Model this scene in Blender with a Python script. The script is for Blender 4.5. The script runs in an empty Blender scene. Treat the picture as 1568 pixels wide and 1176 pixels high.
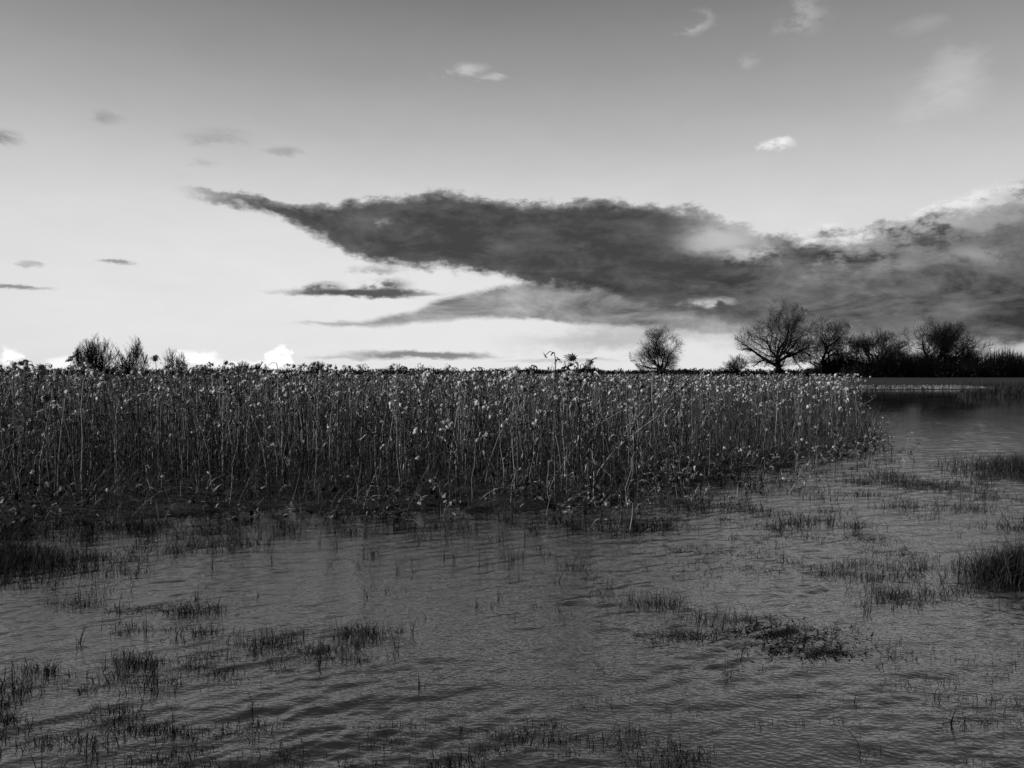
import bpy, math, numpy as np
from mathutils import Vector
rng = np.random.default_rng(7)
scene = bpy.context.scene
CAM_H = 1.8

# ------------------------------------------------------------------ helpers
def norm(v):
    return v / np.maximum(np.linalg.norm(v, axis=-1, keepdims=True), 1e-9)

def sstep(x, a, b):
    t = np.clip((x - a) / (b - a), 0, 1)
    return t * t * (3 - 2 * t)

class Buf:
    def __init__(s):
        s.v = []; s.q = []; s.t = []; s.a = []; s.n = 0
    def add(s, V, Q=None, T=None, shade=0.5):
        V = V.reshape(-1, 3)
        if Q is not None and len(Q): s.q.append(Q.reshape(-1, 4) + s.n)
        if T is not None and len(T): s.t.append(T.reshape(-1, 3) + s.n)
        s.v.append(V)
        s.a.append(np.broadcast_to(np.asarray(shade, float).reshape(-1), (len(V),)) if np.size(shade) in (1, len(V)) else np.repeat(shade, len(V) // np.size(shade)))
        s.n += len(V)
    def obj(s, name, mat, smooth=False):
        V = np.concatenate(s.v); A = np.concatenate(s.a)
        Q = np.concatenate(s.q) if s.q else np.zeros((0, 4), int)
        T = np.concatenate(s.t) if s.t else np.zeros((0, 3), int)
        me = bpy.data.meshes.new(name)
        me.vertices.add(len(V)); me.vertices.foreach_set("co", V.astype(np.float32).ravel())
        me.loops.add(Q.size + T.size)
        me.loops.foreach_set("vertex_index", np.concatenate([Q.ravel(), T.ravel()]).astype(np.int32))
        me.polygons.add(len(Q) + len(T))
        ls = np.concatenate([np.arange(len(Q)) * 4, Q.size + np.arange(len(T)) * 3]).astype(np.int32)
        me.polygons.foreach_set("loop_start", ls)
        me.update(calc_edges=True)
        at = me.attributes.new("shade", 'FLOAT', 'POINT'); at.data.foreach_set("value", A.astype(np.float32))
        if smooth:
            me.polygons.foreach_set("use_smooth", np.ones(len(me.polygons), bool))
        me.materials.append(mat)
        o = bpy.data.objects.new(name, me); scene.collection.objects.link(o)
        return o

def tubes(buf, P, R, s=3, shade=0.5):
    N, K, _ = P.shape
    T = norm(np.gradient(P, axis=1))
    m = norm(P[:, -1] - P[:, 0])
    ref = np.where(np.abs(m[:, 2:3]) > 0.7, np.array([[1., 0.13, 0]]), np.array([[0, 0.1, 1.]]))[:, None]
    U = norm(np.cross(T, np.broadcast_to(ref, T.shape))); W = np.cross(T, U)
    a = np.arange(s) * 2 * np.pi / s
    V = P[:, :, None] + R[:, :, None, None] * (np.cos(a)[:, None] * U[:, :, None] + np.sin(a)[:, None] * W[:, :, None])
    i = np.arange(N)[:, None, None] * K * s; k = np.arange(K - 1)[None, :, None] * s
    j = np.arange(s)[None, None]; j2 = (j + 1) % s
    Q = np.stack([i + k + j, i + k + j2, i + k + s + j2, i + k + s + j], -1)
    sh = np.repeat(np.broadcast_to(np.asarray(shade, float), (N,)), K * s)
    buf.add(V, Q, shade=sh)

def ribbons(buf, P, Wd, side, shade=0.5):
    N, K, _ = P.shape
    S = side[:, None] if side.ndim == 2 else side
    V = np.stack([P - S * Wd[:, :, None] / 2, P + S * Wd[:, :, None] / 2], 2)
    i = np.arange(N)[:, None] * K * 2; k = np.arange(K - 1)[None] * 2
    Q = np.stack([i + k, i + k + 1, i + k + 3, i + k + 2], -1)
    buf.add(V, Q, shade=np.repeat(np.broadcast_to(np.asarray(shade, float), (N,)), K * 2))

def stamp(buf, tv, tf, tsh, pos, axis, scale, shade):
    """copy a small template mesh (z = axis) to many places"""
    N = len(pos); z = norm(axis)
    ref = norm(rng.normal(size=(N, 3))); x = norm(np.cross(ref, z)); y = np.cross(z, x)
    V = pos[:, None] + scale[:, None, None] * (tv[None, :, 0:1] * x[:, None] + tv[None, :, 1:2] * y[:, None] + tv[None, :, 2:3] * z[:, None])
    F = tf[None] + (np.arange(N) * len(tv))[:, None, None]
    buf.add(V, None, F, shade=(tsh[None] * (0.6 + 0.8 * shade[:, None])).ravel())

def wob(x, y, f=1.0, ph=0.0):
    return (np.sin(1.7 * f * x + 1.1 * f * y + ph) + np.sin(-2.9 * f * x + 2.3 * f * y + 1.3 + ph) * .7 +
            np.sin(5.1 * f * x + 3.7 * f * y + 2.1 * ph) * .4 + np.sin(7.7 * f * x - 6.3 * f * y + 4 + ph) * .3) / 2.4

# ------------------------------------------------------------------ materials (monochrome place)
def g(v): return (v, v, v, 1)
def plant_mat(name, dark, light, nscale=30, rough=0.7, spec=0.2):
    m = bpy.data.materials.new(name); m.use_nodes = True; nt = m.node_tree
    b = nt.nodes["Principled BSDF"]
    at = nt.nodes.new("ShaderNodeAttribute"); at.attribute_name = "shade"
    tc = nt.nodes.new("ShaderNodeTexCoord"); no = nt.nodes.new("ShaderNodeTexNoise")
    no.inputs["Scale"].default_value = nscale; no.inputs["Detail"].default_value = 1
    nt.links.new(tc.outputs["Object"], no.inputs["Vector"])
    ad = nt.nodes.new("ShaderNodeMath"); ad.operation = 'MULTIPLY_ADD'
    nt.links.new(no.outputs["Fac"], ad.inputs[0]); ad.inputs[1].default_value = 0.5
    s2 = nt.nodes.new("ShaderNodeMath"); s2.operation = 'SUBTRACT'; s2.inputs[1].default_value = 0.25
    nt.links.new(at.outputs["Fac"], s2.inputs[0]); nt.links.new(s2.outputs[0], ad.inputs[2])
    r = nt.nodes.new("ShaderNodeValToRGB"); r.color_ramp.elements[0].color = g(dark); r.color_ramp.elements[1].color = g(light)
    nt.links.new(ad.outputs[0], r.inputs[0]); nt.links.new(r.outputs[0], b.inputs["Base Color"])
    b.inputs["Roughness"].default_value = rough; b.inputs["Specular IOR Level"].default_value = spec
    return m
m_stalk = plant_mat("dry_stalk", 0.010, 0.62, 25, spec=.1)
m_grass = plant_mat("marsh_grass", 0.007, 0.10, 20, spec=.1)
m_under = plant_mat("dead_undergrowth", 0.010, 0.42, 12, spec=.1)
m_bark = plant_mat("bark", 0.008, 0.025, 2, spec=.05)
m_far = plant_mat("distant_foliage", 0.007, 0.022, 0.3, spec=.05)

# ------------------------------------------------------------------ land shape
EX = np.array([-300, -60, -12, -6.06, -4.6, -3.17, -1.52, .13, 1.43, 2.0, 4.04, 6.1, 9.3, 14.7, 25.4, 36, 60, 200, 600])
EY = np.array([7.5, 8.5, 8.6, 8.8, 8.95, 9.35, 9.3, 9.3, 9.8, 10.7, 12.6, 14.9, 18, 30, 53.6, 78, 84, 100, 140.])
def edge_sd(x, y):
    return (y - np.interp(x, EX, EY)) / np.where((x > 2) & (x < 40), 1.9, 1.0) + 0.34 * wob(x, y, 1.1) + .12 * wob(x, y, 3.1, 2)
def islets(x, y):
    a = np.exp(-(((x - 10.4) / 1.5) ** 2 + ((y - 13.2) / 1.4) ** 2))
    b = np.exp(-(((x - 4.6) / .42) ** 2 + ((y - 6.6) / .3) ** 2))
    c = np.exp(-(((x + 5.3) / 1.0) ** 2 + ((y - 6.9) / .5) ** 2))
    e = np.exp(-(((x - 45) / 8.) ** 2 + ((y - 59) / 4.5) ** 2))
    return a * .52 + b * .34 + c * .27 + e * .7
def ground_z(x, y):
    z = -0.25 + 0.29 * sstep(edge_sd(x, y), -0.7, 0.6)
    z = z + islets(x, y)
    z = z + 0.02 * wob(x, y, 2.3)
    z = z + 1.0 * sstep(y, 78, 130) * sstep(edge_sd(x, y), 0, 3)
    return z
s = np.linspace(-1, 1, 361); t = np.linspace(0, 1, 361)
gx = 14 * s + 5000 * np.sign(s) * np.abs(s) ** 7
gy = -40 + 42 * sstep(t, 0, .08) + 50 * t + 6000 * t ** 7
X, Y = np.meshgrid(gx, gy)
V = np.stack([X, Y, ground_z(X, Y)], -1)
def gridfaces(ny, nx):
    ii = (np.arange(ny - 1)[:, None] * nx + np.arange(nx - 1)[None])
    return np.stack([ii, ii + 1, ii + nx + 1, ii + nx], -1)
b = Buf(); b.add(V, gridfaces(*X.shape))
m_ground = plant_mat("wet_soil", 0.012, 0.05, 3, 0.9, 0.2)
b.obj("ground", m_ground, True)

# ------------------------------------------------------------------ water: real wind ripples as geometry
b = Buf()
b.add(np.array([[-400, -60, -.05], [500, -60, -.05], [500, 200, -.05], [-400, 200, -.05]]), np.array([[0, 1, 2, 3]]))
ys = [1.2]
while ys[-1] < 96: ys.append(ys[-1] + .013 + .0028 * max(ys[-1] - 2.5, 0) ** 1.12)
ys = np.array(ys); ss = np.linspace(-1, 1, 900)
X = ss[None] * (0.80 * ys[:, None] + 2.5); Y = np.broadcast_to(ys[:, None], X.shape)
r = np.random.default_rng(12); Z = np.zeros_like(X)
dyl = np.gradient(ys)[:, None]
for i in range(54):
    lam = .05 * (.60 / .05) ** (i / 53.0) * r.uniform(.9, 1.1)
    th = math.radians(90 + 12 + r.normal(0, 38)); k = 2 * math.pi / lam
    sl = .024 * (1.15 if lam < .24 else .55)
    fade = sstep(lam / dyl, 2.2, 4.5)
    Z += fade * sl / k * np.sin(k * (X * math.cos(th) + Y * math.sin(th)) + r.uniform(0, 6.28) + .9 * np.sin(1.3 * X + 1.1 * Y + i) + .5 * np.sin(3.1 * X - 2.3 * Y + 2 * i))
patch = .68 + .45 * wob(X, Y, .45, 2) + .40 * wob(X, Y, 1.3, 4)
patch = np.clip(patch, .18, 1.5) * (1 - .92 * sstep(Y, 26, 50))
patch = patch + .25 * sstep(Y, 8, 12) * (1 - sstep(Y, 22, 34)) * sstep(X, 2, 6)
Z *= patch
b.add(np.stack([X, Y, Z], -1), gridfaces(*X.shape))
mw = bpy.data.materials.new("rippled_water"); mw.use_nodes = True; nt = mw.node_tree
N = nt.nodes; L = nt.links; pb = N["Principled BSDF"]
pb.inputs["Roughness"].default_value = 0.04; pb.inputs["IOR"].default_value = 2.8
tc = N.new("ShaderNodeTexCoord")
mp = N.new("ShaderNodeMapping"); mp.inputs["Scale"].default_value = (26, 46, 1)
no = N.new("ShaderNodeTexNoise"); no.noise_dimensions = '2D'; no.inputs["Scale"].default_value = 1; no.inputs["Detail"].default_value = 1
L.new(tc.outputs["Object"], mp.inputs[0]); L.new(mp.outputs[0], no.inputs["Vector"])
sx = N.new("ShaderNodeSeparateXYZ"); L.new(tc.outputs["Object"], sx.inputs[0])
def WR(v, a, b_, c, d_):
    m_ = N.new("ShaderNodeMapRange"); m_.interpolation_type = 'SMOOTHSTEP'; L.new(v, m_.inputs[0])
    for i_, q_ in enumerate((a, b_, c, d_)): m_.inputs[i_ + 1].default_value = q_
    return m_.outputs[0]
def WM(op, a, b_):
    n = N.new("ShaderNodeMath"); n.operation = op
    for i, v in enumerate((a, b_)):
        if isinstance(v, (int, float)): n.inputs[i].default_value = v
        else: L.new(v, n.inputs[i])
    return n.outputs[0]
bp = N.new("ShaderNodeBump"); bp.inputs["Strength"].default_value = 1; bp.inputs["Distance"].default_value = 0.0026
L.new(WM('MULTIPLY', no.outputs["Fac"], WR(sx.outputs[1], 14, 42, 1.0, .08)), bp.inputs["Height"]); L.new(bp.outputs[0], pb.inputs["Normal"])
# bright sky sheen on the right-hand channel, painted as a paler base colour
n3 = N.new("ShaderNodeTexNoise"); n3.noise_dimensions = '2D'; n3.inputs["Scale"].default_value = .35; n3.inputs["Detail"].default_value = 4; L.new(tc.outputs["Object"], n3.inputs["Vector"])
sky_sheen = WM('MULTIPLY', WM('MULTIPLY', WR(sx.outputs[0], 2, 8, 0, 1), WR(sx.outputs[1], 6, 12, 0, 1)), WR(n3.outputs["Fac"], .35, .65, .1, 1))
sky_sheen = WM('ADD', WM('MULTIPLY', sky_sheen, .06), .008)
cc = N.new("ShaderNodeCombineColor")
for i in range(3): L.new(sky_sheen, cc.inputs[i])
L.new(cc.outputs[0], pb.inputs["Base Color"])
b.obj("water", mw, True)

# ------------------------------------------------------------------ sunflower stalks
def field_points(n, x0, x1, y0, y1, sd0=0.0, clump=0.0, ramp=.5):
    x = rng.uniform(x0, x1, n); y = rng.uniform(y0, y1, n)
    k = edge_sd(x, y) > sd0 + rng.uniform(0, ramp, n)
    k &= (np.abs(x) < y * 0.80 + 4)
    if clump: k &= rng.uniform(size=n) < (1 - clump) + clump * (wob(x, y, .9, 2) * .5 + .6)
    return x[k], y[k]

def head_template(n=10, bracts=True):
    v = [(0, 0, -.15)]; sh = [.55]; f = []
    for i in range(n):
        a = 2 * math.pi * i / n; r = 1 + .12 * math.sin(3 * a)
        v.append((r * math.cos(a), r * math.sin(a), .12)); sh.append(.8)
    v.append((0, 0, .3)); sh.append(.05)
    for i in range(n):
        a, c = 1 + i, 1 + (i + 1) % n
        f.append((0, c, a)); f.append((a, c, n + 1))
    if bracts:
        r2 = np.random.default_rng(3)
        for i in range(14):
            a = 2 * math.pi * i / 14 + r2.uniform(-.15, .15); l = r2.uniform(1.2, 1.75); w = .2; zz = r2.uniform(-.5, .5)
            k = len(v)
            v += [(.85 * math.cos(a - w), .85 * math.sin(a - w), .05), (.85 * math.cos(a + w), .85 * math.sin(a + w), .05), (l * math.cos(a), l * math.sin(a), zz)]
            sh += [.5, .5, 1.0]; f.append((k, k + 1, k + 2))
    return np.array(v, float), np.array(f), np.array(sh, float)
HT = head_template(); HT_lo = head_template(6, False)

def dim(n, p=2.2):   # mostly dark, a few pale
    return np.clip(rng.uniform(0, 1, n) ** p, 0, 1)

def stalks(buf, x, y, hmean, hi=True, thick=1.0, headscale=1.0, straight=False):
    n = len(x)
    H = hmean + (0 if straight else 1) * (np.minimum(rng.normal(0, .13, n), np.where(rng.uniform(size=n) < .25, .27, .16)) - np.where(rng.uniform(size=n) < .45, rng.uniform(0, .9, n), 0))
    H = np.maximum(H, .3)
    z0 = ground_z(x, y) - .03
    z0 = np.where(z0 > .3, z0, np.minimum(z0, .05))
    ang = rng.uniform(0, 2 * np.pi, n); lean = (0.06 if straight else 1) * (np.abs(rng.normal(0, .16, n)) + np.where(rng.uniform(size=n) < .22, rng.uniform(.1, .8, n), 0))
    d = np.stack([np.cos(ang), np.sin(ang), 0 * ang], -1)
    hk = rng.uniform(0, 2 * np.pi, n); hd = np.stack([np.cos(hk), np.sin(hk), 0 * hk], -1)
    hook = rng.uniform(.03, .11, n) * (1.2 if straight else 1)
    ts = np.array([0, .25, .5, .75, .93, 1.0]) if hi else np.array([0, .55, .95])
    base = np.stack([x, y, z0], -1)
    P = []
    for t_ in ts:
        p = base + d * (lean * t_ ** 1.6 * H)[:, None] + np.array([0, 0, 1.]) * (t_ * H * np.sqrt(1 - np.minimum(lean, .85) ** 2 * .8))[:, None]
        p = p + rng.normal(0, .018, (n, 3)) * (t_ > 0)
        P.append(p)
    top = P[-1]
    P.append(top + hd * hook[:, None] * .7 + np.array([0, 0, .015]))
    P.append(top + hd * hook[:, None] * 1.25 - np.array([0, 0, .035]))
    P = np.stack(P, 1); K = P.shape[1]
    r = rng.uniform(.0028, .0075, n) * (1 if hi else 1.3) * thick
    R = r[:, None] * np.linspace(1.2, .55, K)[None]
    tubes(buf, P, R, 4 if hi else 3, dim(n, 3.6) * (.5 if straight else .75))
    ax = norm(hd * rng.uniform(.2, 1.4, n)[:, None] + np.array([0, 0, -1.]) * rng.uniform(.2, 1, n)[:, None] + rng.normal(0, .25, (n, 3)))
    has = rng.uniform(size=n) < (1.1 if straight else .9)
    sc = rng.uniform(.022, .052, n) * np.where(rng.uniform(size=n) < .15, 1.4, 1) * headscale
    T = HT if hi else HT_lo
    stamp(buf, T[0], T[1], T[2], (P[:, -1] + ax * .01)[has], ax[has], sc[has] * (1 if hi else 1.15), dim(has.sum(), 1.9) * 1.4 * (.3 if straight else 1))
    return P

def hanging_leaves(buf, P, per, zlo, zhi, w0=.008, w1=.036, l0=.05, l1=.22, sh=None):
    n, K, _ = P.shape
    idx = np.repeat(np.arange(n), per); m = len(idx)
    t_ = rng.uniform(zlo, zhi, m); f = t_ * (K - 3); i0 = np.clip(f.astype(int), 0, K - 2); fr = (f - i0)[:, None]
    s0 = P[idx, i0] * (1 - fr) + P[idx, i0 + 1] * fr
    a = rng.uniform(0, 2 * np.pi, m); o = np.stack([np.cos(a), np.sin(a), 0 * a], -1)
    l = rng.uniform(l0, l1, m); pts = [s0]
    c = s0.copy(); dr = norm(o + np.array([0, 0, .5]))
    for k in range(5):
        c = c + dr * (l / 5)[:, None]; pts.append(c.copy())
        dr = norm(dr + np.array([0, 0, -.65]) + rng.normal(0, .4, (m, 3)))
    PP = np.stack(pts, 1)
    w = rng.uniform(w0, w1, m)[:, None] * np.array([.15, .7, 1, .85, .6, .1])[None]
    side = norm(np.stack([-np.sin(a), np.cos(a), rng.normal(0, .5, m)], -1))[:, None] + rng.normal(0, .3, (m, 6, 3))
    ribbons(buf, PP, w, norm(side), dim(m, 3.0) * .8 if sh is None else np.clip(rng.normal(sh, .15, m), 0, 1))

def hm(x):
    return np.clip(1.76 - .036 * np.maximum(x, 0), 1.42, 2) + .06 * sstep(-x, 0, 5)

b = Buf()
x, y = field_points(3200, -13, 11, 8.5, 16, 0.8, .6, 1.8)
P = stalks(b, x, y, hm(x)); hanging_leaves(b, P, 6, .1, .98)
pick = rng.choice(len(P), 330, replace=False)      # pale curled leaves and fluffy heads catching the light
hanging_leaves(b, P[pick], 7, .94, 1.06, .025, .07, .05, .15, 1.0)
x, y = field_points(900, -12, 11, 8.5, 14, -.1, .6, 1.0)   # shorter broken plants along the margin
k = edge_sd(x, y) < 1.8; x = x[k]; y = y[k]
P = stalks(b, x, y, rng.uniform(.5, 1.45, len(x)), headscale=.8); hanging_leaves(b, P, 5, .1, .98)
x, y = field_points(3700, -24, 20, 15.5, 28, 0.6, .3)
P = stalks(b, x, y, np.where(y < 24, hm(x), 1.66)); hanging_leaves(b, P, 2, .4, .95)
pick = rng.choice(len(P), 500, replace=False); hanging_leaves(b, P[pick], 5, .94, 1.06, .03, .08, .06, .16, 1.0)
x, y = field_points(12000, -56, 34, 27, 74, 0.3, .2)
stalks(b, x, y, np.full(len(x), 1.72), False)
x = rng.uniform(1.0, 9, 700); y = np.interp(x, EX, EY) - rng.uniform(-.5, 1.6, 700)   # stragglers standing in the water
k = rng.uniform(size=700) < .24 * (1 + wob(x, y, 1.5, 3)); x = x[k]; y = y[k]
P = stalks(b, x, y, rng.uniform(.4, 1.0, len(x)), headscale=.5, thick=.7); hanging_leaves(b, P, 3, .1, .9)
tx = np.array([.62, .80, .88, .96, 1.10, -3.9, 1.7]); ty = np.array([10.6, 10.7, 10.5, 10.8, 10.7, 10.4, 11.6])
P = stalks(b, tx, ty, np.array([2.10, 1.96, 2.05, 1.92, 1.99, 1.87, 1.85]), thick=1.3, headscale=1.5, straight=True); hanging_leaves(b, P, 9, .5, 1.0, .015, .045, sh=.1)
b.obj("dried_sunflower_field", m_stalk)

# ------------------------------------------------------------------ undergrowth
def blades(buf, x, y, z, h, w, lean=(.1, .7), shade=(.35, .25), K=5, droop=.6):
    n = len(x); a = rng.uniform(0, 2 * np.pi, n); d = np.stack([np.cos(a), np.sin(a), 0 * a], -1)
    le = rng.uniform(lean[0], lean[1], n); dr = norm(d * le[:, None] + np.array([0, 0, 1.]))
    c = np.stack([x, y, z], -1); pts = [c]
    for k in range(K - 1):
        c = c + dr * (h / (K - 1))[:, None]; pts.append(c.copy())
        dr = norm(dr + d * (le * droop)[:, None] * .6 + np.array([0, 0, -1.]) * (le * droop * rng.uniform(0, 1, n))[:, None] + rng.normal(0, .10, (n, 3)))
    PP = np.stack(pts, 1)
    tap = np.linspace(1, .12, K) ** .8
    fa = a + np.pi / 2 + rng.normal(0, .8, n); side = np.stack([np.cos(fa), np.sin(fa), rng.normal(0, .2, n)], -1)
    ribbons(buf, PP, w[:, None] * tap[None], norm(side), np.clip(rng.normal(shade[0], shade[1], n), 0, 1))

b = Buf()
x, y = field_points(38000, -12, 11, 8.0, 15, -.40, .6, .9); n = len(x)
blades(b, x, y, np.full(n, -.02), rng.uniform(.12, .9, n) * (.75 + .5 * wob(x, y, 1.3)), rng.uniform(.003, .010, n), (.05, 1.4), (.12, .28))
x, y = field_points(20000, -22, 20, 14, 28, -.1, .3); n = len(x)
blades(b, x, y, np.full(n, .0), rng.uniform(.3, 1.1, n), rng.uniform(.006, .014, n), (.05, .7), (.14, .24), 4)
x, y = field_points(10500, -12, 12, 8.3, 18, 0, .3, .8); n = len(x)   # tall bent dead stems
blades(b, x, y, np.full(n, -.02), rng.uniform(.5, 1.35, n), rng.uniform(.004, .009, n), (.1, 1.7), (.26, .38), 6, .45)
# broad withered leaves along the water margin
x = rng.uniform(-9, 9.5, 4600); y = np.interp(x, EX, EY) + np.abs(rng.normal(0, .8, 4600)) - .15 + .2 * wob(x, x, 2)
k = rng.uniform(size=4600) < .28 + .60 * wob(x, y, 1.6, 1.); x = x[k]; y = y[k]; n = len(x)
z = rng.uniform(0, .34, n) * np.clip((y - np.interp(x, EX, EY)) * 3 + .3, .1, 1)
blades(b, x, y, z, rng.uniform(.06, .22, n), rng.uniform(.02, .07, n), (.4, 2.0), (.26, .36), 5, 1.0)
b.obj("dead_undergrowth", m_under)

# ------------------------------------------------------------------ emergent marsh grass
b = Buf()
def clump(cx, cy, rx, ry, n, h0, h1, w=.004, lean=(.1, .9), sh=(.2, .22), droop=.6):
    n = int(n * 1.6)
    x = cx + rng.normal(0, rx * .6, n); y = cy + rng.normal(0, ry * .6, n)
    blades(b, x, y, np.maximum(ground_z(x, y), 0) - .02, rng.uniform(h0, h1, n) + .01, rng.uniform(.6, 1.4, n) * w * 1.15, lean, sh, 4, droop)
def scatter(x0, x1, y0, y1, nc, nb, h0, h1, r=.12, w=.004, lean=(.1, .9), thr=-9):
    for _ in range(nc):
        cx = rng.uniform(x0, x1); cy = rng.uniform(y0, y1)
        if wob(cx, cy, 1.4, 5) < thr: continue
        q = rng.uniform(.3, 1.8); clump(cx, cy, r * q, r * .5 * q, int(nb * q * rng.uniform(.4, 1.3)), h0, h1 * rng.uniform(.6, 1.2), w, lean)
clump(-5.0, 6.85, .95, .5, 4200, .04, .16, .005)
scatter(-6, -3.3, 5.6, 7.6, 56, 44, .03, .13)
clump(-2.75, 5.62, .45, .05, 560, .03, .12, .005, (.8, 2.5)); clump(-2.4, 5.55, .2, .08, 120, .05, .16)
clump(-2.15, 5.1, .12, .06, 60, .04, .14)
scatter(-3.1, -1.9, 3.2, 4.6, 64, 50, .02, .10, .1)
scatter(-2.8, -.8, 4.3, 5.3, 40, 26, .03, .10, .09)
clump(-1.28, 4.75, .22, .1, 360, .03, .12, .004, (.4, 2)); clump(-1.05, 5.1, .16, .06, 160, .04, .15); clump(-1.65, 4.9, .2, .06, 120, .03, .12)
scatter(-1.9, .8, 3.15, 3.75, 64, 52, .02, .08, .09)
scatter(1.6, 4.0, 6.5, 8.8, 120, 46, .03, .12, .16, .005, (.5, 2.4), -.3)
scatter(1.2, 8.5, 8.4, 13.5, 220, 56, .05, .25, .25, .006, (.1, 1.5), -.1)
scatter(-6.8, -2.8, 7.4, 8.9, 80, 40, .05, .28, .16, .005, (.1, 1.4))
scatter(-2.8, 2, 8.2, 9.2, 40, 28, .05, .25, .12, .005)
scatter(-1.5, 1.4, 6.7, 8.2, 16, 14, .05, .25, .08, .004)
clump(1.88, 5.05, .36, .24, 4200, .03, .10, .009, (.9, 2.6), (.12, .2), 1.0); clump(1.95, 4.75, .26, .1, 1300, .03, .09, .009, (.9, 2.6), (.12, .2))
clump(1.19, 5.05, .22, .08, 320, .03, .12, .005, (.5, 2)); clump(1.1, 5.75, .25, .1, 170, .04, .16); clump(1.45, 5.4, .3, .12, 170, .03, .12)
scatter(2.8, 5.2, 5.7, 7.0, 70, 40, .03, .12, .15)
scatter(2.2, 3.6, 3.7, 4.9, 40, 20, .02, .08, .12)
scatter(.2, 2.2, 3.4, 4.6, 18, 14, .02, .08, .08)
scatter(-1, 3, 5.4, 6.6, 16, 14, .02, .10, .08)
scatter(5.2, 10, 8.5, 12.5, 14, 18, .05, .14, .2, .006)
for _ in range(80):   # single upright stubs standing in the water
    clump(rng.uniform(-3, 5), rng.uniform(3.4, 9), .02, .02, 4, .04, .2, .005, (.05, .6))
# flattened dark litter along the water's edge
x = rng.uniform(-8, 9.3, 12000); y = np.interp(x, EX, EY) - rng.uniform(-.6, .9, 12000) * (1 + .8 * (x > 1)); k = wob(x, y, 1.9, 1.) + .5 * wob(x, y, 5, 3) > .30; x = x[k]; y = y[k]; n = len(x)
blades(b, x, y, np.maximum(ground_z(x, y), 0) - .005, rng.uniform(.05, .22, n), rng.uniform(.005, .014, n), (.8, 4.0), (.15, .25), 4, .9)
b.obj("marsh_grass", m_grass)

def tussock(name, cx, cy, rx, ry, n, h0, h1, w, lean=(.1, 1.0)):
    global b
    b = Buf(); clump(cx, cy, rx, ry, n, h0, h1, w, lean, (.2, .22)); b.obj(name, m_grass)
tussock("grass_tussock", 4.5, 6.55, .34, .20, 1800, .10, .34, .005)
tussock("grass_islet", 10.4, 13.2, 1.3, 1.15, 9000, .12, .34, .010)

b = Buf()   # reeds along the far bank
x = rng.uniform(33, 130, 16000); y = np.interp(x, EX, EY) + rng.uniform(-1, 12, 16000); n = len(x)
k = (x > 58) | (rng.uniform(size=n) < .35); x = x[k]; y = y[k]; n = len(x)
blades(b, x, y, np.maximum(ground_z(x, y), 0) - .02, rng.uniform(.3, 1.0, n) * (.8 + .4 * wob(x, y, .1)), rng.uniform(.03, .06, n), (.05, .5), (.2, .2), 4)
x = rng.normal(45, 5.2, 12000); y = rng.normal(59, 2.4, 12000); k = ground_z(x, y) > -.05; x = x[k]; y = y[k]; n = len(x)
blades(b, x, y, np.maximum(ground_z(x, y), 0) - .02, rng.uniform(.25, 1.1, n), rng.uniform(.02, .045, n), (.05, .7), (.2, .2), 4)
b.obj("bank_reeds", m_grass)
b = Buf()   # pale dry grass strip on the far bank
x = rng.uniform(38, 56, 5000); y = rng.uniform(82, 92, 5000) + (x - 38) * .1; n = len(x)
blades(b, x, y, np.maximum(ground_z(x, y), 0), rng.uniform(.05, .25, n), rng.uniform(.05, .1, n), (.2, 1), (.8, .2), 3)
b.obj("dry_grass_strip", plant_mat("pale_grass", .06, .4, 1))

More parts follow.
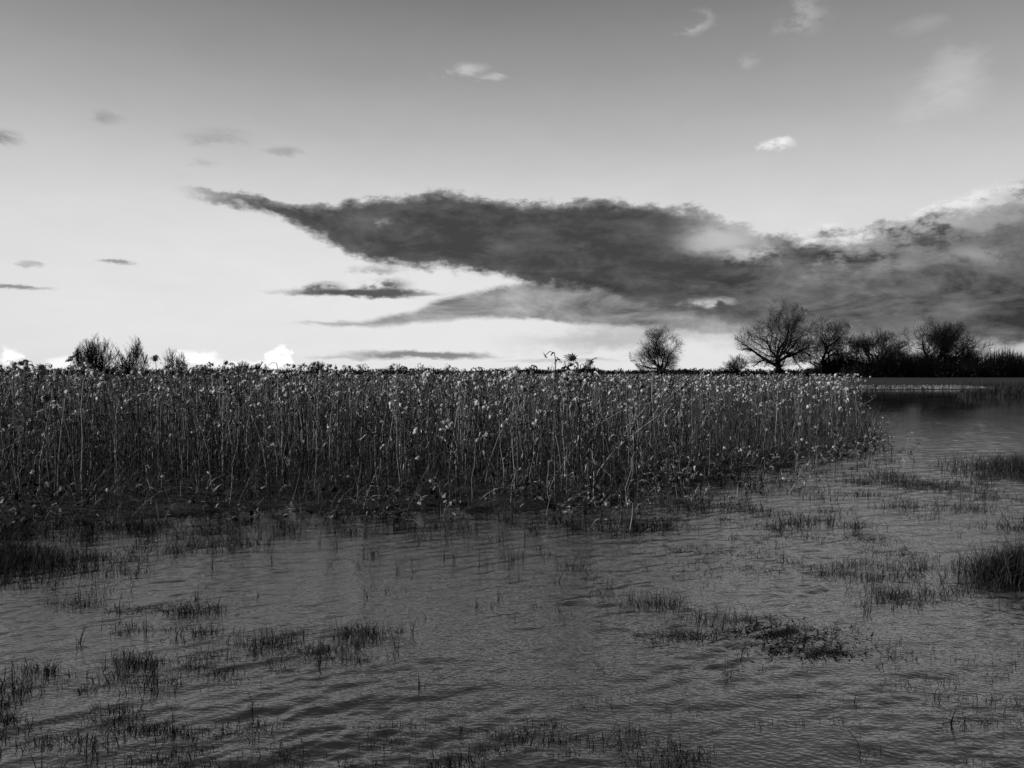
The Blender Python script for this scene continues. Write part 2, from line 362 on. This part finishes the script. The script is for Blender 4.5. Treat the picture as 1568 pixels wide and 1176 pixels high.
# ------------------------------------------------------------------ bare trees
def bare_tree(name, loc, H, W, trunk=.22, seed=1, kids=(8, 6, 6, 5, 4), r0=None, up=.12, spread=1.0, low=.14, twig=.010, lean=0.0, stems=1, reach=.52, outw=.30, elr=(.05, 1.4)):
    r = np.random.default_rng(seed); buf = Buf()
    if r0 is None: r0 = H * .032
    cz = H * (low + (1 - low) * .42); rz_up = H - cz; rz_dn = cz - H * low; rx = W / 2
    def env(p):
        dz = p[:, 2] - cz
        q = (p[:, 0] / rx) ** 2 + (p[:, 1] / rx) ** 2 + np.where(dz > 0, dz / rz_up, dz / rz_dn) ** 2
        return np.sqrt(q) * (1 + .05 * np.sin(3 * np.arctan2(p[:, 0], dz) + seed) + .05 * np.sin(7 * np.arctan2(p[:, 0], dz) + 2 * seed))
    K = 5; th = H * trunk
    sa = r.uniform(0, 6.28, stems)
    P = np.stack([np.stack([np.linspace(0, lean * th, K) + np.cos(a_) * (stems > 1) * np.linspace(.02, .12, K) * H, np.sin(a_) * (stems > 1) * np.linspace(.02, .12, K) * H, np.linspace(-.4, th, K)], -1) for a_ in sa])
    P[:, 1:, :2] += r.normal(0, r0 * .25, (stems, K - 1, 2))
    R = np.full((stems, 1), r0) * np.array([1.5, 1.1, 1.0, .95, .85])[None] / (1 if stems == 1 else 1.8)
    tubes(buf, P, R, 8, r.uniform(.2, .6, stems))
    Ln = H * reach
    for lv, kk in enumerate(kids):
        n = len(P) * kk; idx = np.repeat(np.arange(len(P)), kk)
        K0 = P.shape[1]
        t_ = (r.uniform(.6, 1.0, n) if lv == 0 else r.uniform(.2, 1.0, n)); t_[::kk] = 1.0
        f = t_ * (K0 - 1); i0 = np.clip(f.astype(int), 0, K0 - 2); fr = f - i0
        s0 = P[idx, i0] * (1 - fr[:, None]) + P[idx, i0 + 1] * fr[:, None]
        rp = R[idx, i0] * (1 - fr) + R[idx, i0 + 1] * fr
        pd = norm(P[idx, i0 + 1] - P[idx, i0])
        if lv == 0:
            a = (np.arange(n) + r.uniform(-.3, .3, n)) * 2.4 + seed
            el = np.linspace(elr[0], elr[1], n)
            dr = np.stack([np.cos(a) * np.cos(el), np.sin(a) * np.cos(el), np.sin(el)], -1)
        else:
            out = s0 - np.array([0, 0, H * (low + .15)])
            dr = norm(pd * .75 + norm(r.normal(size=(n, 3))) * spread + norm(out) * outw + np.array([0, 0, up]))
        l = Ln * r.uniform(.7, 1.15, n) * (1 if lv == 0 else (1.0 - .3 * t_))
        end = s0 + dr * l[:, None]; fe = env(end); fs = env(s0)
        sc = np.where(fe > 1, np.clip((1.0 - fs) / np.maximum(fe - fs, 1e-3), .2, 1), 1); l = l * sc
        Kc = 6 if lv < 2 else (4 if lv < 4 else 3)
        c = s0.copy(); pts = [c]
        for k in range(Kc - 1):
            c = c + dr * (l / (Kc - 1))[:, None]; pts.append(c.copy())
            dr = norm(dr + r.normal(0, .28, (n, 3)) + np.array([0, 0, .06]))
        P2 = np.stack(pts, 1)
        rb = np.maximum(rp * r.uniform(.42, .70, n), twig)
        R2 = np.maximum(rb[:, None] * np.linspace(1, .42, Kc)[None], twig * .8)
        tubes(buf, P2, R2, 6 if lv == 0 else (4 if lv < 3 else 3), r.uniform(.1, .7, n))
        P, R = P2, R2; Ln *= .65
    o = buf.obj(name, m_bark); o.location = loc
    return o
def gz(x, y): return float(ground_z(np.array([x]), np.array([y]))[0])
def put(x, y): return (x, y, gz(x, y) - .05)
bare_tree("oak_tree", put(30.2, 150), 10.4, 12.4, .16, 11, r0=.32, low=.06, kids=(9, 7, 6, 6, 4), twig=.010)
bare_tree("oak_tree", put(54.0, 150), 15.6, 18.0, .2, 5, r0=.60, kids=(9, 7, 7, 6, 4), twig=.011)
bare_tree("oak_tree", put(65.0, 154), 13.6, 13.8, .2, 23, r0=.40, kids=(8, 7, 6, 6, 4), twig=.011)
bare_tree("oak_tree", put(75.5, 152), 11.0, 12.8, .15, 31, r0=.36, low=.04, kids=(9, 7, 6, 6, 4), twig=.011)
bare_tree("oak_tree", put(86, 150), 13.6, 17.8, .15, 44, r0=.50, low=.04, kids=(9, 7, 7, 6, 4), twig=.012)
HK = dict(kids=(9, 7, 6, 6), low=.03, twig=.014)
bare_tree("hawthorn_tree", put(45.5, 151), 5.4, 7.6, .14, 52, **HK)
bare_tree("hawthorn_tree", put(80.5, 156), 8.4, 12.5, .12, 57, **HK)
bare_tree("hawthorn_tree", put(70.5, 158), 7.8, 11.5, .12, 58, **HK)
bare_tree("hawthorn_tree", put(94.5, 156), 7.6, 11.0, .12, 59, **HK)
WK = dict(up=.7, spread=.62, low=.03, reach=.55, outw=.3, elr=(.6, 1.4))
bare_tree("willow_shrub", put(-33.4, 60), 5.1, 4.0, .10, 61, kids=(7, 6, 6, 4), r0=.10, twig=.009, stems=3, **WK)
bare_tree("willow_shrub", put(-30.8, 60), 4.8, 3.0, .10, 62, kids=(7, 6, 6, 4), r0=.10, twig=.009, stems=2, **WK)
bare_tree("willow_shrub", put(-36.6, 80), 5.2, 2.6, .10, 63, kids=(7, 6, 5, 4), r0=.09, twig=.011, stems=2, **WK)
for i, (sx_, sy_, hh, ww) in enumerate([(-43.5, 120, 3.6, 4.2), (-31, 118, 3.5, 4.0), (-18.3, 120, 3.3, 1.4), (0.3, 122, 3.3, 2.2), (-40, 118, 3.2, 3), (13, 125, 3.0, 3)]):
    bare_tree("willow_shrub", (sx_, sy_, gz(sx_, sy_) - .8), hh + .4, ww, .1, 70 + i, kids=(6, 6, 5, 4), r0=.06, twig=.014, stems=2, **WK)

# ------------------------------------------------------------------ hedgerow and distant woodland (masses of small ragged sprays)
def spray_mass(buf, cx, cy, rad, ht, z0, n, size):
    m = len(cx) * n; idx = np.repeat(np.arange(len(cx)), n)
    u = norm(rng.normal(size=(m, 3))) * rng.uniform(.2, 1, m)[:, None] ** .5
    p = np.stack([cx[idx] + u[:, 0] * rad[idx], cy[idx] + u[:, 1] * rad[idx], z0[idx] + np.abs(u[:, 2]) * ht[idx]], -1)
    a = norm(rng.normal(size=(m, 3)) + np.array([0, 0, .8])); c = norm(np.cross(a, rng.normal(size=(m, 3))))
    s_ = size[idx][:, None] * rng.uniform(.5, 1.5, (m, 1))
    V = np.stack([p - c * s_ * .35, p + c * s_ * .35, p + a * s_ * 1.6], 1)
    buf.add(V, None, np.arange(m * 3).reshape(-1, 3), shade=np.repeat(rng.uniform(0, 1, m), 3))
b = Buf()
n = 340; cx = rng.uniform(64, 135, n); cy = rng.uniform(140, 165, n)
ht = 3.1 + 1.3 * wob(cx, cy, .12) + rng.uniform(-.6, 1.3, n); spray_mass(b, cx, cy, rng.uniform(1.2, 2.8, n), ht, np.full(n, .7), 240, np.full(n, .20))
n = 90; cx = rng.uniform(44, 66, n); cy = rng.uniform(150, 165, n)
spray_mass(b, cx, cy, rng.uniform(1, 2, n), rng.uniform(.5, 1.4, n), np.full(n, .8), 150, np.full(n, .2))
m = 12000; x = rng.uniform(66, 135, m); y = rng.uniform(140, 165, m); h0 = 3.2 + 1.5 * wob(x, y, .12) + .6 * wob(x, y, .5)
P = np.stack([np.stack([x, y, 0 * x + 1], -1), np.stack([x + rng.normal(0, .5, m), y, 1.0 + h0 + rng.uniform(0, 1.8, m)], -1)], 1)
tubes(b, P, np.broadcast_to(np.array([[.03, .012]]), (m, 2)), 3, .3)
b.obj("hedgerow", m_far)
b = Buf()
n = 1100; cx = rng.uniform(-480, 520, n); cy = rng.uniform(420, 620, n)
ht = 2.6 + 1.7 * wob(cx, cy * 0, .035) + rng.uniform(0, 1.6, n); ht = np.maximum(ht, .8) + 1.5 * sstep(cx, 150, 260)
spray_mass(b, cx, cy, rng.uniform(3, 9, n), ht, np.full(n, .8), 110, np.full(n, .8))
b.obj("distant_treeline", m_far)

# ------------------------------------------------------------------ world: Nishita sky, monochrome, with procedural clouds
SUN_AZ, SUN_EL = -92.0, 20.0      # bearing from +Y, clockwise positive
w = bpy.data.worlds.new("World"); scene.world = w; w.use_nodes = True
try:
    w.cycles.sampling_method = 'NONE'
except Exception:
    pass
nt = w.node_tree; N = nt.nodes; L = nt.links
for n_ in list(N): N.remove(n_)
def S(v, sock):
    if isinstance(v, (int, float)): sock.default_value = v
    else: L.new(v, sock)
def M(op, a, b_=None, c=None, clamp=False):
    n = N.new("ShaderNodeMath"); n.operation = op; n.use_clamp = clamp
    for i, v in enumerate((a, b_, c)):
        if v is not None: S(v, n.inputs[i])
    return n.outputs[0]
def SM(v, a, b_, lo=0.0, hi=1.0):
    n = N.new("ShaderNodeMapRange"); n.interpolation_type = 'SMOOTHSTEP'
    S(v, n.inputs[0]); S(a, n.inputs[1]); S(b_, n.inputs[2]); S(lo, n.inputs[3]); S(hi, n.inputs[4]); return n.outputs[0]
def MIX(a, b_, f):
    n = N.new("ShaderNodeMix"); n.data_type = 'FLOAT'
    S(f, n.inputs[0]); S(a, n.inputs[2]); S(b_, n.inputs[3]); return n.outputs[0]
def VEC(a, b_):
    n = N.new("ShaderNodeCombineXYZ"); S(a, n.inputs[0]); S(b_, n.inputs[1]); return n.outputs[0]
tc = N.new("ShaderNodeTexCoord"); sp = N.new("ShaderNodeSeparateXYZ"); L.new(tc.outputs["Generated"], sp.inputs[0])
dx, dy, dz = sp.outputs
A = M('ARCTAN2', dx, dy); E = M('ARCSINE', dz)
def noise(sx, sz, det, rough=.55, off=0.0, dist=0.0):
    mp = N.new("ShaderNodeMapping"); mp.inputs["Scale"].default_value = (sx, sx, sz); mp.inputs["Location"].default_value = (off, off * .7, off * .3)
    n = N.new("ShaderNodeTexNoise"); n.inputs["Scale"].default_value = 1; n.inputs["Detail"].default_value = det; n.inputs["Roughness"].default_value = rough; n.inputs["Distortion"].default_value = dist
    L.new(tc.outputs["Generated"], mp.inputs[0]); L.new(mp.outputs[0], n.inputs["Vector"]); return n.outputs["Fac"]
nA = noise(10, 20, 6, .66, 1.3); nB = noise(8, 16, 5, .62, 7.7); nF = noise(30, 60, 4, .65, 3.1); nC = noise(9, 26, 6, .64, 9.9, .5)
cA = M('SUBTRACT', nA, .5); cB = M('SUBTRACT', nB, .5); cF = M('SUBTRACT', nF, .5); cC = M('SUBTRACT', nC, .5)
Ew = M('ADD', E, M('MULTIPLY_ADD', cA, .055, M('MULTIPLY', cF, .026)))
Aw = M('MULTIPLY_ADD', cB, .05, A)
Es = M('ADD', E, M('MULTIPLY_ADD', cC, .018, M('MULTIPLY', cF, .015)))
As = M('ADD', A, M('MULTIPLY_ADD', cB, .05, M('MULTIPLY', cF, .06)))
VS = VEC(As, Es); VW = VEC(Aw, Ew)
# clear-sky gradient
sky = N.new("ShaderNodeTexSky"); sky.sky_type = 'NISHITA'; sky.sun_disc = False
sky.sun_elevation = math.radians(SUN_EL); sky.sun_rotation = math.radians(SUN_AZ); sky.air_density = 1.0; sky.dust_density = 1.5
bw = N.new("ShaderNodeRGBToBW"); L.new(sky.outputs[0], bw.inputs[0])
rp = N.new("ShaderNodeValToRGB"); L.new(M('DIVIDE', M('MAXIMUM', E, 0.0), 1.5708), rp.inputs[0])
stops = [(0, .86), (.09, .84), (.15, .82), (.2, .76), (.25, .65), (.31, .49), (.38, .34), (.46, .215), (.7, .08), (1.1, .06), (1.57, .05)]
cr = rp.color_ramp
cr.elements[0].position = 0; cr.elements[0].color = g(stops[0][1]); cr.elements[1].position = 1; cr.elements[1].color = g(stops[-1][1])
for e_, v_ in stops[1:-1]:
    el = cr.elements.new(e_ / 1.5708); el.color = g(v_)
grad = M('MULTIPLY', rp.outputs[0], M('MULTIPLY_ADD', M('COSINE', M('ADD', A, .02)), .48, .52))
base = MIX(grad, M('MULTIPLY', bw.outputs[0], .10), .10)
base = M('MULTIPLY', base, M('MULTIPLY_ADD', cC, .13, 1.0))
F0 = 1132.0
def DIR(u, v):   # compass bearing and elevation (radians) of a sky point given in image pixels
    a = math.atan((u - 784) / F0); return a, math.atan((572 - v) / F0 * math.cos(a))
def curve(pts, xin):
    n = N.new("ShaderNodeFloatCurve"); c = n.mapping.curves[0]
    q = [DIR(*p) for p in pts]; q = [((a + .8) / 1.6, e / .5) for a, e in q]
    c.points[0].location = q[0]; c.points[1].location = q[-1]
    for p in q[1:-1]: c.points.new(*p)
    n.mapping.extend = 'HORIZONTAL'; n.mapping.update(); L.new(xin, n.inputs["Value"])
    return M('MULTIPLY', n.outputs[0], .5)
tA = M('DIVIDE', M('ADD', Aw, .8), 1.6, clamp=True)
tS = M('DIVIDE', M('ADD', As, .8), 1.6, clamp=True)
wF = SM(nF, .36, .60); wC = SM(nC, .36, .60); wP = SM(nA, .46, .56)
col = base
def ell(u, v, ru, rv, cval, op, inner=.35, wisp=None, fine=True):
    global col
    a, e = DIR(u, v); k = math.cos(a)
    ra = ru / F0 * k * k; re = rv / F0 * k
    mp = N.new("ShaderNodeMapping"); mp.inputs["Scale"].default_value = (1 / ra, 1 / re, 1); mp.inputs["Location"].default_value = (-a / ra, -e / re, 0)
    L.new(VS if fine else VW, mp.inputs[0])
    gr = N.new("ShaderNodeTexGradient"); gr.gradient_type = 'SPHERICAL'; L.new(mp.outputs[0], gr.inputs[0])
    m = SM(gr.outputs["Fac"], 0.0, 1 - inner, 0.0, op)
    if wisp is not None: m = M('MULTIPLY', m, wisp)
    col = MIX(col, cval, m)
# faint high wisps
ell(1440, 130, 100, 74, .62, .55, .0, wC, False); ell(1450, 115, 66, 54, .58, .55, .0, None, False)
ell(1395, 175, 60, 26, .55, .5, .0, wC)
ell(1195, 220, 38, 12, .9, .95, .1, wF); ell(1200, 216, 22, 7, .9, .8, .1); ell(1070, 38, 34, 20, .48, .8, .1, wF); ell(1230, 25, 55, 34, .44, .8, .1, wF); ell(1155, 95, 24, 14, .46, .6, .1, wF); ell(1400, 40, 60, 14, .40, .5, .1, wC)
ell(720, 108, 36, 13, .60, .7, .1, wF); ell(680, 116, 28, 10, .58, .6, .1, wF); ell(755, 122, 26, 7, .58, .6, .1)
ell(12, 212, 50, 18, .24, .85, .1, wF); ell(335, 213, 75, 20, .34, .85, .1, wC); ell(436, 233, 34, 10, .38, .9, .1); ell(165, 180, 40, 14, .31, .7, .1, wF); ell(630, 200, 38, 11, .45, .8, .1, wF)
ell(182, 401, 40, 6, .30, .9, .1); ell(20, 438, 75, 6, .22, .9, .1); ell(320, 252, 40, 9, .46, .8, .1, wF); ell(40, 404, 26, 5, .45, .8, .1)
# white cumulus low on the horizon
ell(428, 548, 22, 20, 1.05, 1.0, .6); ell(300, 547, 56, 14, 1.03, .95, .4); ell(375, 558, 80, 10, 1.02, .85, .4); ell(0, 545, 26, 20, 1.05, .95, .4); ell(90, 554, 30, 10, 1.0, .85, .4)
# grey rain veil on the right
ell(1420, 480, 560, 84, .17, .97, .25, None, False)
ell(1050, 478, 240, 48, .26, .88, .1, None, False)
ell(930, 520, 210, 28, .40, .7, .0, None, False)
# low wedge
top2 = curve([(415, 494), (520, 489), (600, 480), (660, 462), (720, 448), (800, 430), (1000, 430), (1568, 430)], tS)
bot2 = curve([(415, 500), (520, 502), (600, 502), (660, 495), (740, 490), (850, 498), (1000, 508), (1568, 520)], tS)
d2 = M('MINIMUM', M('SUBTRACT', top2, Es), M('SUBTRACT', Es, bot2))
m2 = M('MULTIPLY', M('MULTIPLY', SM(d2, -.001, .009), SM(A, .62, .3)), SM(As, DIR(425, 0)[0], DIR(500, 0)[0]))
col = MIX(col, M('MULTIPLY_ADD', cC, 1.2, .21), M('MULTIPLY', m2, .88))
# main dark cloud
top = curve([(262, 288), (400, 297), (480, 308), (550, 299), (640, 289), (700, 291), (770, 310), (835, 316), (900, 303), (1000, 304), (1070, 312), (1130, 336), (1200, 350), (1290, 350), (1380, 322), (1480, 294), (1568, 268)], tA)
bot = curve([(262, 300), (340, 318), (400, 334), (480, 362), (560, 398), (640, 414), (740, 426), (850, 448), (960, 466), (1060, 484), (1160, 504), (1300, 516), (1568, 528)], tA)
dt = M('SUBTRACT', top, Ew); db = M('SUBTRACT', Ew, bot)
mt = SM(dt, -.001, .007); mb = SM(db, -.002, .014)
mask = M('MULTIPLY', M('MULTIPLY', mt, mb), SM(As, DIR(262, 0)[0], DIR(330, 0)[0]))
rightness = SM(A, .18, .42)
core = M('MULTIPLY_ADD', M('MULTIPLY_ADD', cB, .7, M('MULTIPLY_ADD', cF, .4, cC)), MIX(.22, .42, rightness), MIX(.064, .105, rightness))
core = M('MAXIMUM', core, .038)
puff = M('MULTIPLY', M('MULTIPLY', wP, rightness), SM(dt, .075, .012, 0.0, .22))
rim = SM(dt, .0, MIX(.018, .024, rightness), MIX(.28, .55, rightness), 0.0)
rim = M('MULTIPLY', rim, SM(nC, .38, .54, .3, 1.0))
rimb = SM(db, .0, .02, .10, 0.0)
col = MIX(col, M('ADD', M('ADD', core, puff), M('ADD', rim, rimb)), M('MULTIPLY', mask, .97))
# sunlit thin part of the cloud and puffs inside it
ell(1120, 372, 95, 38, .54, .85, .0, None, False); ell(1085, 356, 66, 38, .64, .6, .0, wC, False); ell(1165, 385, 60, 26, .62, .7, .0, wF)
ell(1255, 349, 40, 10, .85, .9, .1, wF); ell(1090, 462, 64, 10, .62, .85, .2, wF); ell(1420, 345, 80, 16, .50, .7, .0, wP); ell(1500, 390, 90, 20, .36, .8, .0, wP); ell(1550, 296, 60, 24, .55, .8, .0, wP); ell(1380, 405, 80, 14, .30, .7, .0, wP); ell(1330, 450, 100, 12, .24, .6, .0, wP)
ell(590, 338, 18, 9, .34, .7, .0, wF)
# thin dark streaks under it
ell(560, 448, 160, 9, .09, .98, .35); ell(500, 440, 44, 12, .09, .9, .3, wF); ell(590, 438, 60, 15, .10, .95, .3, wF); ell(575, 414, 66, 9, .30, .8, .1, wF); ell(560, 382, 50, 18, .13, .85, .1, wF)
ell(650, 544, 150, 9, .22, .95, .3); ell(540, 549, 90, 5, .45, .7, .2); ell(860, 552, 130, 5, .45, .6, .2)
below = SM(dz, -.02, 0.0, .25, 1.0)
col = M('MULTIPLY', col, below)
bg = N.new("ShaderNodeBackground"); L.new(M('MULTIPLY', col, 10.0), bg.inputs["Color"]); bg.inputs["Strength"].default_value = 0.10
out = N.new("ShaderNodeOutputWorld"); L.new(bg.outputs[0], out.inputs[0])

# ------------------------------------------------------------------ sun
sl = bpy.data.lights.new("sun", 'SUN'); sl.energy = 4.0; sl.angle = math.radians(.6); sl.color = (1, 1, 1)
so = bpy.data.objects.new("sun", sl); scene.collection.objects.link(so)
az, el_ = math.radians(SUN_AZ), math.radians(SUN_EL)
d = Vector((math.sin(az) * math.cos(el_), math.cos(az) * math.cos(el_), math.sin(el_)))
so.rotation_euler = d.to_track_quat('Z', 'Y').to_euler()

# ------------------------------------------------------------------ camera
cd = bpy.data.cameras.new("camera"); cd.lens = 26; cd.sensor_width = 36; cd.clip_end = 20000; cd.clip_start = .05
co = bpy.data.objects.new("camera", cd); scene.collection.objects.link(co)
co.location = (0, 0, CAM_H); co.rotation_euler = (math.radians(90 - .81), 0, 0)
scene.camera = co
scene.view_settings.view_transform = 'Standard'; scene.view_settings.look = 'None'; scene.view_settings.exposure = 0
